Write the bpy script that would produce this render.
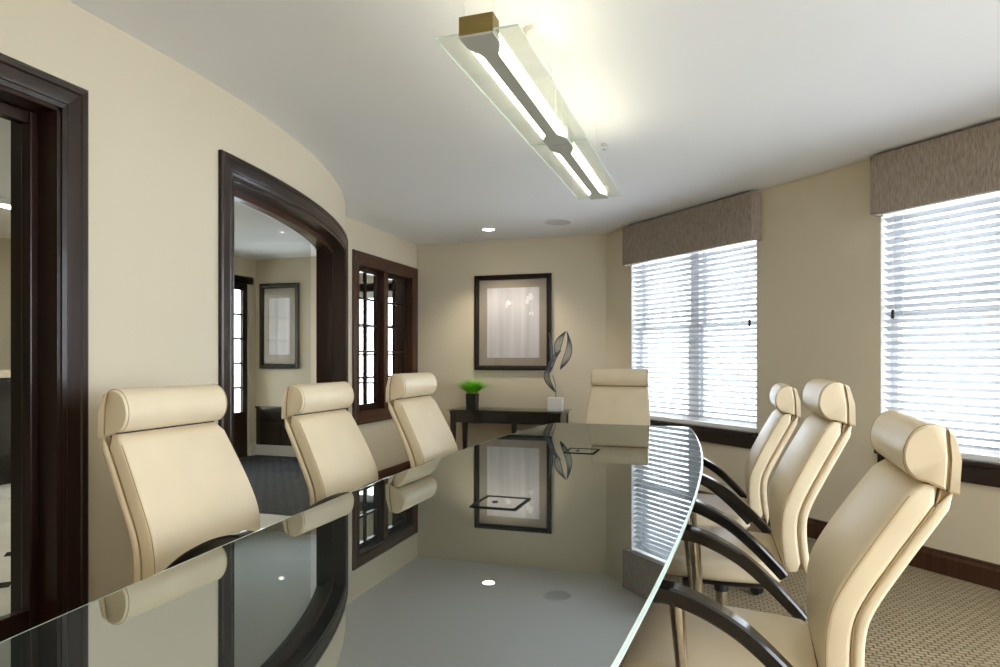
import bpy, bmesh, math, random
from mathutils import Vector, Matrix
random.seed(7)
for o in list(bpy.data.objects): bpy.data.objects.remove(o)
scene = bpy.context.scene
COL = scene.collection
R_ = math.radians

# ------------------------------------------------------------------ camera
cam_d = bpy.data.cameras.new('camera'); cam = bpy.data.objects.new('camera', cam_d); COL.objects.link(cam)
cam_d.sensor_width = 36.0; cam_d.lens = 23.76; cam_d.shift_y = 0.0245; cam_d.clip_start = 0.02
cam.location = (0, 0, 1.21); cam.rotation_euler = (R_(90), 0, R_(17.5))
scene.camera = cam

# ------------------------------------------------------------------ world, exposure
SKY = 3.3
TUBE = 2.8
EXPOSURE = 1.82
world = bpy.data.worlds.new('world'); scene.world = world; world.use_nodes = True
wb = world.node_tree.nodes['Background']
wb.inputs['Color'].default_value = (0.83, 0.91, 1.0, 1); wb.inputs['Strength'].default_value = SKY
vs = scene.view_settings
vs.view_transform = 'Standard'; vs.look = 'None'; vs.gamma = 1.0; vs.use_curve_mapping = False; vs.exposure = EXPOSURE
try:
    scene.cycles.max_bounces = 10; scene.cycles.diffuse_bounces = 6; scene.cycles.glossy_bounces = 6
    scene.cycles.transparent_max_bounces = 24; scene.cycles.transmission_bounces = 8
    scene.cycles.use_denoising = True; scene.cycles.sample_clamp_indirect = 8.0
    scene.cycles.caustics_reflective = False; scene.cycles.caustics_refractive = False
except Exception: pass

# the slanted window wall: t runs along it from the far corner, d points into the room
E_ = Vector((0.6984, -0.7157, 0)); N_ = Vector((-0.7157, -0.6984, 0))
P0 = Vector((-0.963, 6.55, 0))
def ww(t, d, z): return P0 + E_ * t + N_ * d + Vector((0, 0, z))
WINS = (1.132, 3.551)         # window centres along the wall

def portal(loc, size_x, size_y, direction):
    l = bpy.data.lights.new('sky_portal', 'AREA'); l.shape = 'RECTANGLE'; l.size = size_x; l.size_y = size_y
    o = bpy.data.objects.new('sky_portal', l); COL.objects.link(o)
    o.location = loc; o.rotation_euler = Vector(direction).to_track_quat('-Z', 'Z').to_euler()
    l.cycles.is_portal = True
    return o
TW = 5.3                             # length of the window wall
pe = ww(TW, 0, 0)                   # near end of the window wall
REARY = -1.1
portal((pe.x + .2, .8, 1.25), 3.4, 2.1, (-1, 0, 0))
for tc in WINS: portal(ww(tc, -0.22, 1.41), 1.48, 1.5, N_)

# ------------------------------------------------------------------ materials
M = {}
def mat(name, base, rough=0.5, metal=0.0, spec=0.5, coat=0.0, noise=None, bump=None, emis=None, estr=0, ior=None):
    m = bpy.data.materials.new(name); m.use_nodes = True; nt = m.node_tree; b = nt.nodes['Principled BSDF']
    b.inputs['Base Color'].default_value = (*base, 1); b.inputs['Roughness'].default_value = rough
    b.inputs['Metallic'].default_value = metal; b.inputs['Specular IOR Level'].default_value = spec
    b.inputs['Coat Weight'].default_value = coat; b.inputs['Coat Roughness'].default_value = 0.05
    if ior: b.inputs['IOR'].default_value = ior
    if emis: b.inputs['Emission Color'].default_value = (*emis, 1); b.inputs['Emission Strength'].default_value = estr
    tc = nt.nodes.new('ShaderNodeTexCoord')
    if noise:   # (scale xyz, amount, detail)
        sc, amt, det = noise
        mp = nt.nodes.new('ShaderNodeMapping'); mp.inputs['Scale'].default_value = sc
        nz = nt.nodes.new('ShaderNodeTexNoise'); nz.inputs['Scale'].default_value = 1.0; nz.inputs['Detail'].default_value = det
        nt.links.new(tc.outputs['Object'], mp.inputs['Vector']); nt.links.new(mp.outputs[0], nz.inputs['Vector'])
        mx = nt.nodes.new('ShaderNodeMix'); mx.data_type = 'RGBA'
        mx.inputs[6].default_value = (*[c * (1 - amt) for c in base], 1)
        mx.inputs[7].default_value = (*[min(1, c * (1 + amt)) for c in base], 1)
        rp = nt.nodes.new('ShaderNodeMapRange'); rp.inputs[1].default_value = 0.3; rp.inputs[2].default_value = 0.7
        nt.links.new(nz.outputs['Fac'], rp.inputs[0]); nt.links.new(rp.outputs[0], mx.inputs[0])
        nt.links.new(mx.outputs[2], b.inputs['Base Color'])
    if bump:    # (scale xyz, strength, distance)
        sc, st, dist = bump
        mp2 = nt.nodes.new('ShaderNodeMapping'); mp2.inputs['Scale'].default_value = sc
        nz2 = nt.nodes.new('ShaderNodeTexNoise'); nz2.inputs['Scale'].default_value = 1.0; nz2.inputs['Detail'].default_value = 3
        nt.links.new(tc.outputs['Object'], mp2.inputs['Vector']); nt.links.new(mp2.outputs[0], nz2.inputs['Vector'])
        bp = nt.nodes.new('ShaderNodeBump'); bp.inputs['Strength'].default_value = st; bp.inputs['Distance'].default_value = dist
        nt.links.new(nz2.outputs['Fac'], bp.inputs['Height']); nt.links.new(bp.outputs[0], b.inputs['Normal'])
    M[name] = m; return m
def glassmat(name, tint=(1, 1, 1), fr_ior=1.5, haze=0.0, haze_col=(0.9, 0.95, 0.9)):
    m = bpy.data.materials.new(name); m.use_nodes = True; nt = m.node_tree; nt.nodes.clear()
    out = nt.nodes.new('ShaderNodeOutputMaterial'); tr = nt.nodes.new('ShaderNodeBsdfTransparent'); tr.inputs[0].default_value = (*tint, 1)
    gl = nt.nodes.new('ShaderNodeBsdfGlossy'); gl.inputs['Roughness'].default_value = 0.0
    fr = nt.nodes.new('ShaderNodeFresnel'); ge = nt.nodes.new('ShaderNodeNewGeometry'); mr = nt.nodes.new('ShaderNodeMapRange')   # same reflection on both faces of a thin pane
    mr.inputs[3].default_value = fr_ior; mr.inputs[4].default_value = 1.0 / fr_ior
    nt.links.new(ge.outputs['Backfacing'], mr.inputs[0]); nt.links.new(mr.outputs[0], fr.inputs['IOR'])
    mx = nt.nodes.new('ShaderNodeMixShader'); nt.links.new(fr.outputs[0], mx.inputs[0])
    last = tr.outputs[0]
    if haze:
        df = nt.nodes.new('ShaderNodeBsdfDiffuse'); df.inputs[0].default_value = (*haze_col, 1)
        tl = nt.nodes.new('ShaderNodeBsdfTranslucent'); tl.inputs[0].default_value = (*haze_col, 1)
        md = nt.nodes.new('ShaderNodeMixShader'); md.inputs[0].default_value = 0.5
        nt.links.new(df.outputs[0], md.inputs[1]); nt.links.new(tl.outputs[0], md.inputs[2])
        mh = nt.nodes.new('ShaderNodeMixShader'); mh.inputs[0].default_value = haze
        nt.links.new(tr.outputs[0], mh.inputs[1]); nt.links.new(md.outputs[0], mh.inputs[2]); last = mh.outputs[0]
    nt.links.new(last, mx.inputs[1]); nt.links.new(gl.outputs[0], mx.inputs[2]); nt.links.new(mx.outputs[0], out.inputs[0])
    M[name] = m; return m

mat('wall_paint', (0.67, 0.595, 0.455), 0.75, spec=0.2, bump=((180, 180, 180), 0.06, 0.002))
mat('ceiling_paint', (0.90, 0.905, 0.92), 0.9, spec=0.1)
mat('dark_wood', (0.019, 0.0075, 0.0045), 0.30, spec=0.35, coat=0.12, noise=((60, 60, 3), 0.35, 4))
mat('warm_wood', (0.055, 0.020, 0.010), 0.3, spec=0.4, coat=0.15, noise=((50, 50, 2.5), 0.35, 4))
mat('espresso_wood', (0.018, 0.014, 0.011), 0.22, spec=0.5, coat=0.4, noise=((40, 6, 40), 0.3, 3))
mat('black_lacquer', (0.010, 0.008, 0.007), 0.16, spec=0.5, coat=0.15)
mat('black_plastic', (0.015, 0.015, 0.016), 0.4)
mat('leather', (0.77, 0.65, 0.455), 0.36, spec=0.5, noise=((7, 7, 7), 0.03, 2), bump=((220, 220, 220), 0.10, 0.0015))
mat('leather_seam', (0.42, 0.31, 0.17), 0.6)
mat('chrome', (0.62, 0.58, 0.52), 0.12, metal=1.0)
mat('aluminium', (0.50, 0.51, 0.46), 0.5, metal=0.0)
mat('bronze', (0.26, 0.19, 0.06), 0.45, metal=0.5, noise=((6, 6, 80), 0.15, 3))
mat('hatch_black', (0.01, 0.012, 0.012), 0.7, spec=0.1)
mat('white_plastic', (0.85, 0.85, 0.84), 0.5)
mat('grille_white', (0.62, 0.62, 0.62), 0.8)
mat('white_vinyl', (0.80, 0.80, 0.80), 0.4)
mat('picture_frame', (0.014, 0.009, 0.007), 0.5, spec=0.25)
mat('mat_board', (0.36, 0.31, 0.25), 0.8)
mat('pot', (0.012, 0.012, 0.011), 0.35)
mat('grass_leaf', (0.22, 0.60, 0.03), 0.5, noise=((60, 60, 30), 0.4, 2))
mat('marble', (0.85, 0.85, 0.83), 0.35, noise=((30, 30, 30), 0.05, 3))
mat('wire', (0.10, 0.11, 0.13), 0.35, metal=0.8)
mat('cord', (0.75, 0.75, 0.70), 0.6)
mat('tube_light', (0.9, 0.9, 0.8), 0.5, emis=(1.0, 0.93, 0.66), estr=TUBE)
mat('lamp_disc', (0.9, 0.9, 0.9), 0.5, emis=(1.0, 0.92, 0.78), estr=9)
mat('tile_light', (0.55, 0.54, 0.50), 0.25, noise=((3, 3, 3), 0.08, 3))
mat('tile_dark', (0.02, 0.02, 0.022), 0.25)
mat('stone_base', (0.60, 0.60, 0.58), 0.4)
mat('counter_stone', (0.62, 0.55, 0.42), 0.3)
mat('ground', (0.62, 0.62, 0.61), 0.9, noise=((0.6, 0.6, 0.6), 0.1, 3))
mat('table_glass_edge', (0.62, 0.76, 0.70), 0.15)  # pale tone paints a bright highlight line along table and wing glass edges
glassmat('clear_glass'); glassmat('interior_glass', (0.90, 0.92, 0.91), 1.1)
glassmat('wing_glass', (0.99, 1.0, 0.98), 1.25, 0.16, (0.90, 0.95, 0.88))
glassmat('console_glass', (0.75, 0.88, 0.80), 1.6, 0.0)
glassmat('picture_glass', (1, 1, 1), 1.45)

# the table: dark stained top under polished glass
def table_material():
    m = bpy.data.materials.new('table_top'); m.use_nodes = True; nt = m.node_tree; nt.nodes.clear()
    out = nt.nodes.new('ShaderNodeOutputMaterial'); df = nt.nodes.new('ShaderNodeBsdfDiffuse'); df.inputs[0].default_value = (0.020, 0.026, 0.026, 1)
    gl = nt.nodes.new('ShaderNodeBsdfGlossy'); gl.inputs['Roughness'].default_value = 0.012; gl.inputs[0].default_value = (0.93, 0.97, 0.95, 1)
    fr = nt.nodes.new('ShaderNodeFresnel'); fr.inputs['IOR'].default_value = 8.5
    mx = nt.nodes.new('ShaderNodeMixShader'); nt.links.new(fr.outputs[0], mx.inputs[0])
    nt.links.new(df.outputs[0], mx.inputs[1]); nt.links.new(gl.outputs[0], mx.inputs[2]); nt.links.new(mx.outputs[0], out.inputs[0])
    M['table_top'] = m
table_material()

# blind slats let some light through
def slat_material():
    m = bpy.data.materials.new('slat'); m.use_nodes = True; nt = m.node_tree; b = nt.nodes['Principled BSDF']
    b.inputs['Base Color'].default_value = (0.45, 0.462, 0.49, 1); b.inputs['Roughness'].default_value = 0.45  # white slats greyed down: their backlit shade is put into the base colour
    tl = nt.nodes.new('ShaderNodeBsdfTranslucent'); tl.inputs[0].default_value = (0.85, 0.87, 0.9, 1)
    mx = nt.nodes.new('ShaderNodeMixShader'); mx.inputs[0].default_value = 0.03
    nt.links.new(b.outputs[0], mx.inputs[1]); nt.links.new(tl.outputs[0], mx.inputs[2])
    nt.links.new(mx.outputs[0], nt.nodes['Material Output'].inputs[0]); M['slat'] = m
slat_material()

# woven valance cloth: fine vertical threads
def valance_material():
    m = mat('valance_cloth', (0.33, 0.275, 0.23), 0.9, spec=0.1, noise=((150, 150, 22), 0.30, 4), bump=((200, 200, 30), 0.2, 0.002))
valance_material()

# carpet: rows of small loops
def carpet_material(name, c0, c1, s):
    m = bpy.data.materials.new(name); m.use_nodes = True; nt = m.node_tree; b = nt.nodes['Principled BSDF']
    b.inputs['Roughness'].default_value = 0.95; b.inputs['Specular IOR Level'].default_value = 0.05
    tc = nt.nodes.new('ShaderNodeTexCoord'); mp = nt.nodes.new('ShaderNodeMapping'); mp.inputs['Scale'].default_value = (s, s, s)
    mp.inputs['Rotation'].default_value = (0, 0, R_(0))
    nt.links.new(tc.outputs['Object'], mp.inputs['Vector'])
    vo = nt.nodes.new('ShaderNodeTexBrick'); vo.inputs['Scale'].default_value = 1.0
    vo.inputs['Color1'].default_value = (*c1, 1); vo.inputs['Color2'].default_value = (*[0.85 * c for c in c1], 1); vo.inputs['Mortar'].default_value = (*c0, 1)
    vo.inputs['Mortar Size'].default_value = 0.12; vo.inputs['Mortar Smooth'].default_value = 0.8; vo.inputs['Brick Width'].default_value = 1.2; vo.inputs['Row Height'].default_value = 0.8
    nt.links.new(mp.outputs[0], vo.inputs['Vector'])
    nz = nt.nodes.new('ShaderNodeTexNoise'); nz.inputs['Scale'].default_value = 400; nt.links.new(tc.outputs['Object'], nz.inputs['Vector'])
    mx = nt.nodes.new('ShaderNodeMix'); mx.data_type = 'RGBA'; mx.blend_type = 'MULTIPLY'; mx.inputs[0].default_value = 0.45
    nt.links.new(vo.outputs['Color'], mx.inputs[6]); nt.links.new(nz.outputs['Color'], mx.inputs[7])
    nt.links.new(mx.outputs[2], b.inputs['Base Color'])
    bp = nt.nodes.new('ShaderNodeBump'); bp.inputs['Strength'].default_value = 0.6; bp.inputs['Distance'].default_value = 0.006; bp.invert = True
    nt.links.new(vo.outputs['Fac'], bp.inputs['Height']); nt.links.new(bp.outputs[0], b.inputs['Normal'])
    M[name] = m
carpet_material('carpet', (0.20, 0.14, 0.075), (0.50, 0.41, 0.27), 30)
carpet_material('carpet_dark', (0.03, 0.032, 0.036), (0.075, 0.08, 0.085), 12)

# the print in the frame: pale vertical washes with a few white blooms
def art_material():
    m = bpy.data.materials.new('art_print'); m.use_nodes = True; nt = m.node_tree; b = nt.nodes['Principled BSDF']; b.inputs['Roughness'].default_value = 0.8
    tc = nt.nodes.new('ShaderNodeTexCoord'); mp = nt.nodes.new('ShaderNodeMapping'); mp.inputs['Scale'].default_value = (14, 14, 0.7)
    nz = nt.nodes.new('ShaderNodeTexNoise'); nz.inputs['Scale'].default_value = 1; nz.inputs['Detail'].default_value = 5
    nt.links.new(tc.outputs['Object'], mp.inputs[0]); nt.links.new(mp.outputs[0], nz.inputs['Vector'])
    cr = nt.nodes.new('ShaderNodeValToRGB'); cr.color_ramp.elements[0].position = 0.3; cr.color_ramp.elements[0].color = (0.56, 0.53, 0.55, 1)
    cr.color_ramp.elements[1].position = 0.7; cr.color_ramp.elements[1].color = (0.76, 0.73, 0.75, 1)
    nt.links.new(nz.outputs['Fac'], cr.inputs[0]); nt.links.new(cr.outputs[0], b.inputs['Base Color']); M['art_print'] = m
art_material()
mat('bloom_paint', (0.88, 0.87, 0.88), 0.7); mat('stem_paint', (0.42, 0.39, 0.40), 0.8)

# ------------------------------------------------------------------ helpers
def finish(name, bm, m, parent=None, smooth=False, bevel=0, angle=40):
    bmesh.ops.recalc_face_normals(bm, faces=bm.faces)
    me = bpy.data.meshes.new(name); bm.to_mesh(me); bm.free()
    me.materials.append(M[m] if isinstance(m, str) else m)
    o = bpy.data.objects.new(name, me); COL.objects.link(o)
    if parent is not None: o.parent = parent
    if smooth:
        for p in me.polygons: p.use_smooth = True
        try: me.set_sharp_from_angle(angle=R_(angle))
        except Exception: pass
    if bevel:
        b = o.modifiers.new('bevel', 'BEVEL'); b.width = bevel; b.segments = 2; b.limit_method = 'ANGLE'; b.angle_limit = R_(35)
    return o
def thing(name, label, cat, loc=(0, 0, 0), rz=0, group=None):
    o = bpy.data.objects.new(name, None); COL.objects.link(o); o.empty_display_size = 0.1
    o.location = loc; o.rotation_euler = (0, 0, rz); o['label'] = label; o['category'] = cat
    if group: o['group'] = group
    return o
def tag(o, label, cat, group=None):
    o['label'] = label; o['category'] = cat
    if group: o['group'] = group
    return o
def struct(o, label=None):
    o['kind'] = 'structure'
    if label: o['label'] = label
    return o
def empty_struct(name):
    o = bpy.data.objects.new(name, None); COL.objects.link(o); o['kind'] = 'structure'; return o
def box(bm, x0, x1, y0, y1, z0, z1):
    v = [bm.verts.new((x, y, z)) for z in (z0, z1) for (x, y) in ((x0, y0), (x1, y0), (x1, y1), (x0, y1))]
    for f in ((3, 2, 1, 0), (4, 5, 6, 7), (0, 1, 5, 4), (1, 2, 6, 5), (2, 3, 7, 6), (3, 0, 4, 7)): bm.faces.new([v[i] for i in f])
def box8(bm, pts):
    v = [bm.verts.new(p) for p in pts]
    for f in ((3, 2, 1, 0), (4, 5, 6, 7), (0, 1, 5, 4), (1, 2, 6, 5), (2, 3, 7, 6), (3, 0, 4, 7)): bm.faces.new([v[i] for i in f])
def wbox(bm, t0, t1, d0, d1, z0, z1):       # a box on the window wall
    box8(bm, [ww(t, d, z) for z in (z0, z1) for (t, d) in ((t0, d0), (t1, d0), (t1, d1), (t0, d1))])
def loft(bm, rings, cap=True, closed=False):
    vr = [[bm.verts.new(p) for p in r] for r in rings]; n = len(vr[0])
    pairs = list(zip(vr[:-1], vr[1:])) + ([(vr[-1], vr[0])] if closed else [])
    for a, b in pairs:
        for i in range(n): bm.faces.new((a[i], a[(i + 1) % n], b[(i + 1) % n], b[i]))
    if cap and not closed: bm.faces.new(vr[0][::-1]); bm.faces.new(vr[-1])
def prism(bm, pts, z0, z1):
    loft(bm, [[(x, y, z0) for x, y in pts], [(x, y, z1) for x, y in pts]])
def lathe(bm, prof, c=(0, 0, 0), n=24, cap=True):
    loft(bm, [[(c[0] + r * math.cos(2 * math.pi * i / n), c[1] + r * math.sin(2 * math.pi * i / n), c[2] + z) for i in range(n)] for r, z in prof], cap)
def tube(bm, pts, r, n=8):
    rings = []; pts = [Vector(p) for p in pts]; rr = r if isinstance(r, (list, tuple)) else [r] * len(pts)
    t0 = (pts[1] - pts[0]).normalized(); up = Vector((0, 0, 1)) if abs(t0.z) < 0.9 else Vector((1, 0, 0))
    for i, p in enumerate(pts):
        t = (pts[min(i + 1, len(pts) - 1)] - pts[max(i - 1, 0)]).normalized()
        a = up.cross(t).normalized(); b = t.cross(a); up = b
        rings.append([p + (a * math.cos(2 * math.pi * k / n) + b * math.sin(2 * math.pi * k / n)) * rr[i] for k in range(n)])
    loft(bm, rings)
def rrect(w, h, r, n=5):
    # rounded rectangle ring centred at the origin, (u, v)
    out = []; r = min(r, w / 2 - 1e-4, h / 2 - 1e-4)
    for cx, cy, a0 in ((w / 2 - r, h / 2 - r, 0), (-w / 2 + r, h / 2 - r, 90), (-w / 2 + r, -h / 2 + r, 180), (w / 2 - r, -h / 2 + r, 270)):
        for k in range(n): a = R_(a0 + 90 * k / (n - 1)); out.append((cx + r * math.cos(a), cy + r * math.sin(a)))
    return out
def interp(tab, x):
    if x <= tab[0][0]: return tab[0][1]
    for (x0, y0), (x1, y1) in zip(tab[:-1], tab[1:]):
        if x <= x1:
            u = (x - x0) / (x1 - x0); return y0 + (y1 - y0) * u
    return tab[-1][1]
def smoothcurve(pts, m=6):
    # Catmull-Rom through 2D or 3D points
    P = [Vector(p) for p in pts]; P = [P[0] * 2 - P[1]] + P + [P[-1] * 2 - P[-2]]; out = []
    for i in range(1, len(P) - 2):
        for k in range(m):
            u = k / m; a, b, c, d = P[i - 1], P[i], P[i + 1], P[i + 2]
            out.append(0.5 * ((2 * b) + (c - a) * u + (2 * a - 5 * b + 4 * c - d) * u * u + (3 * b - a - 3 * c + d) * u ** 3))
    out.append(P[-2]); return out
def copy_tree(o, parent=None):
    c = o.copy(); COL.objects.link(c); c.parent = parent
    for ch in list(o.children): copy_tree(ch, c)
    return c

# the left wall: straight, then bowing away on an arc, then straight again; d points into the room
AR = 5.26; AY = 2.1; AX = -2.1; AEND = 5.05; FARX = -3.005; BACKY = 6.55; HC = 2.44
def lw(y, d, z):
    if y <= AY: return Vector((AX + d, y, z))
    if y <= AEND:
        th = math.asin((y - AY) / AR); return Vector((AX - AR + (AR + d) * math.cos(th), AY + (AR + d) * math.sin(th), z))
    return Vector((FARX + d, y, z))
def lblock(bm, y0, y1, z0, z1, d0, d1, n=1):
    ys = [y0 + (y1 - y0) * i / n for i in range(n + 1)]
    loft(bm, [[lw(y, d0, z0), lw(y, d1, z0), lw(y, d1, z1), lw(y, d0, z1)] for y in ys])

# ------------------------------------------------------------------ room shell
# floors
bm = bmesh.new(); prism(bm, [(-2.1, REARY), (pe.x + .1, REARY), (pe.x + .1, pe.y), (P0.x, BACKY + .05), (-3.05, BACKY + .05), (-3.05, 5.05), (-2.72, 4.56), (-2.30, 3.52), (-2.1, 2.1)], -0.05, 0.0)
struct(finish('floor', bm, 'carpet'))
bm = bmesh.new(); prism(bm, [(-7.2, REARY - .2), (pe.x + .4, REARY - .2), (pe.x + .4, pe.y + .1), (P0.x + .3, BACKY + .2), (-2.9, 7.4), (-7.2, 7.4)], HC, HC + 0.08)
struct(finish('ceiling', bm, 'ceiling_paint'))
# left wall with its openings
WT = 0.20
D1 = (0.72, 1.69, 2.06)        # glazed door  (y0, y1, top)
OP = (2.555, 4.525, 2.06)       # bowed opening
IW = (5.27, 6.43, 0.70, 2.08)  # interior window
bm = bmesh.new()
lblock(bm, REARY, D1[0], 0, HC, -WT, 0); lblock(bm, D1[0], D1[1], D1[2], HC, -WT, 0)
lblock(bm, D1[1], AY, 0, HC, -WT, 0); lblock(bm, AY, OP[0], 0, HC, -WT, 0, 6)
lblock(bm, OP[0], OP[1], OP[2], HC, -WT, 0, 24); lblock(bm, OP[1], AEND, 0, HC, -WT, 0, 8)
e = AEND + 0.0001
lblock(bm, e, IW[0], 0, HC, -WT, 0); lblock(bm, IW[0], IW[1], 0, IW[2], -WT, 0); lblock(bm, IW[0], IW[1], IW[3], HC, -WT, 0); lblock(bm, IW[1], BACKY + .1, 0, HC, -WT, 0)
struct(finish('wall_left', bm, 'wall_paint', smooth=True, angle=20))
bm = bmesh.new(); box(bm, -3.2, -0.75, BACKY, BACKY + 0.15, 0, HC); struct(finish('wall_back', bm, 'wall_paint'))
# window wall with three openings
WZ0, WZ1, WHW = 0.66, 2.16, 0.739
bm = bmesh.new(); last = 0.0
for tc in WINS:
    wbox(bm, last, tc - WHW, -0.20, 0, 0, HC); wbox(bm, tc - WHW, tc + WHW, -0.20, 0, 0, WZ0); wbox(bm, tc - WHW, tc + WHW, -0.20, 0, WZ1, HC); last = tc + WHW
wbox(bm, last, TW, -0.20, 0, 0, HC)
struct(finish('wall_right', bm, 'wall_paint'))
GZ0, GZ1 = .20, 2.30                       # unseen tall glazing, added in the side wall to brighten the room
bm = bmesh.new(); box(bm, pe.x, pe.x + .15, REARY, pe.y + .05, 0, GZ0); box(bm, pe.x, pe.x + .15, REARY, pe.y + .05, GZ1, HC); box(bm, pe.x, pe.x + .15, REARY, -.9, GZ0, GZ1); box(bm, pe.x, pe.x + .15, 2.5, pe.y + .05, GZ0, GZ1)
struct(finish('wall_side', bm, 'wall_paint'))
bm = bmesh.new(); box(bm, -2.3, pe.x + .15, REARY - .15, REARY, 0, HC)
struct(finish('wall_rear', bm, 'wall_paint'))
def fill_glazing(name, label, org, ux, w, n):
    wv = empty_struct(name); wv['label'] = label; org = Vector(org); ux = Vector(ux); dv = Vector((-ux.y, ux.x, 0))
    def bx(bm, a, b, c, d, t): box8(bm, [org + ux * u + dv * v + Vector((0, 0, z)) for z in (c, d) for (u, v) in ((a, -t), (b, -t), (b, t), (a, t))])
    for i in range(n + 1):
        u = w * i / n; bm = bmesh.new(); bx(bm, max(0, u - .03), min(w, u + .03), GZ0, GZ1, .04); finish('mullion', bm, 'dark_wood', wv)
    for z in (GZ0, GZ1 - .05):
        bm = bmesh.new(); bx(bm, 0, w, z, z + .05, .035); finish('rail', bm, 'dark_wood', wv)
    for i in range(n):
        bm = bmesh.new(); bx(bm, w * i / n + .03, w * (i + 1) / n - .03, GZ0 + .05, GZ1 - .05, .003); finish('pane', bm, 'clear_glass', wv)
fill_glazing('window_3_fill', 'tall three-pane glazing added in the side wall as fill light', (pe.x + .075, -.9, 0), (0, 1, 0), 3.4, 3)

# baseboards
def bb_profile(): return [(0, 0), (0.018, 0), (0.018, 0.095), (0.012, 0.112), (0.012, 0.125), (0, 0.13)]
def bb_left(bm, y0, y1, n=1): loft(bm, [[lw(y0 + (y1 - y0) * i / n, d, z) for d, z in bb_profile()] for i in range(n + 1)])
bm = bmesh.new(); bb_left(bm, REARY, D1[0] - .1); bb_left(bm, D1[1] + .1, AY); bb_left(bm, AY, OP[0] - .1, 6); bb_left(bm, OP[1] + .1, AEND, 6); bb_left(bm, e, BACKY)
struct(finish('baseboard_left', bm, 'warm_wood'))
bm = bmesh.new(); loft(bm, [[(x, BACKY - d, z) for d, z in bb_profile()] for x in (-3.0, -0.9)]); struct(finish('baseboard_back', bm, 'warm_wood'))
bm = bmesh.new(); loft(bm, [[ww(t, d, z) for d, z in bb_profile()] for t in (0.0, TW)]); struct(finish('baseboard_right', bm, 'warm_wood'))

# ------------------------------------------------------------------ casings and doors on the left wall
CW = 0.10
CPROF = [(0.0, 0.009), (0.014, 0.013), (0.020, 0.009), (0.027, 0.011), (0.062, 0.016), (0.068, 0.021), (0.084, 0.024), (0.092, 0.018)]   # across the casing, inner to outer: (offset, height)
def casing_leg(bm, y, sgn, z0, z1):
    ring = lambda z: [lw(y, 0, z)] + [lw(y + sgn * o, h, z) for o, h in CPROF] + [lw(y + sgn * CPROF[-1][0], 0, z)]
    loft(bm, [ring(z0), [lw(y, 0, z1)] + [lw(y + sgn * o, h, z1 + o) for o, h in CPROF] + [lw(y + sgn * CPROF[-1][0], 0, z1 + CPROF[-1][0])]])
def casing_head(bm, y0, y1, z, n=1, sg=1):
    # mitred at both ends
    rings = []
    for i in range(n + 1):
        u = i / n
        def yy(o): return (y0 - o) + ((y1 + o) - (y0 - o)) * u
        rings.append([lw(yy(0), 0, z)] + [lw(yy(o), h, z + sg * o) for o, h in CPROF] + [lw(yy(CPROF[-1][0]), 0, z + sg * CPROF[-1][0])])
    loft(bm, rings)
# bowed opening: trim_1 > casing legs, head, jambs, head jamb, stop
tr = empty_struct('trim_1')
tr['label'] = 'dark stained casing and deep jambs of the bowed opening in the left wall'
for (yy_, sg) in ((OP[0], -1), (OP[1], 1)):
    bm = bmesh.new(); casing_leg(bm, yy_, sg, 0, OP[2]); finish('casing_leg', bm, 'dark_wood', tr, smooth=True, angle=25)
bm = bmesh.new(); casing_head(bm, OP[0], OP[1], OP[2], 28); finish('casing_head', bm, 'dark_wood', tr, smooth=True, angle=25)
bm = bmesh.new(); lblock(bm, OP[0], OP[0] + .02, 0, OP[2], -WT - .01, .004); finish('side_jamb', bm, 'dark_wood', tr)
bm = bmesh.new(); lblock(bm, OP[1] - .02, OP[1], 0, OP[2], -WT - .01, .004); finish('side_jamb', bm, 'dark_wood', tr)
bm = bmesh.new(); lblock(bm, OP[0], OP[1], OP[2] - .02, OP[2], -WT - .01, .004, 24); finish('head_jamb', bm, 'dark_wood', tr)
bm = bmesh.new(); lblock(bm, OP[0] + .02, OP[1] - .02, OP[2] - .055, OP[2] - .02, -.135, -.085, 24); finish('head_stop', bm, 'warm_wood', tr)
bm = bmesh.new(); lblock(bm, OP[1] - .05, OP[1] - .02, 0, OP[2] - .055, -.135, -.085); finish('side_stop', bm, 'dark_wood', tr)
# glass leaf standing in the bowed opening
bm = bmesh.new(); lblock(bm, OP[0] + .025, 3.90, 0.012, OP[2] - .06, -.150, -.140, 20)
o = finish('door_2', bm, 'interior_glass', smooth=True, angle=30); struct(o, 'frameless curved glass leaf in the bowed opening')
# outer casing of the same opening on the lobby side
# glazed door, door_1
d1 = empty_struct('door_1'); d1['label'] = 'dark wooden glazed door with moulded casing beside the bowed opening'
for (yy_, sg) in ((D1[0], -1), (D1[1], 1)):
    bm = bmesh.new(); casing_leg(bm, yy_, sg, 0, D1[2]); finish('casing_leg', bm, 'dark_wood', d1, smooth=True, angle=25)
bm = bmesh.new(); casing_head(bm, D1[0], D1[1], D1[2]); finish('casing_head', bm, 'dark_wood', d1, smooth=True, angle=25)
for y0, y1 in ((D1[0], D1[0] + .015), (D1[1] - .015, D1[1])):
    bm = bmesh.new(); lblock(bm, y0, y1, 0, D1[2], -WT - .01, .004); finish('side_jamb', bm, 'dark_wood', d1)
bm = bmesh.new(); lblock(bm, D1[0], D1[1], D1[2] - .015, D1[2], -WT - .01, .004); finish('head_jamb', bm, 'dark_wood', d1)
leaf = bpy.data.objects.new('door_leaf', None); COL.objects.link(leaf); leaf.parent = d1
ly0, ly1 = D1[0] + .015, D1[1] - .015
for y0, y1 in ((ly0, ly0 + .028), (ly1 - .028, ly1)):
    bm = bmesh.new(); lblock(bm, y0, y1, 0.01, D1[2] - .018, -.125, -.08); finish('stile', bm, 'dark_wood', leaf, bevel=.004)
bm = bmesh.new(); lblock(bm, ly0 + .028, ly1 - .028, 0.01, .36, -.122, -.083); finish('bottom_rail', bm, 'dark_wood', leaf, bevel=.004)
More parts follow.
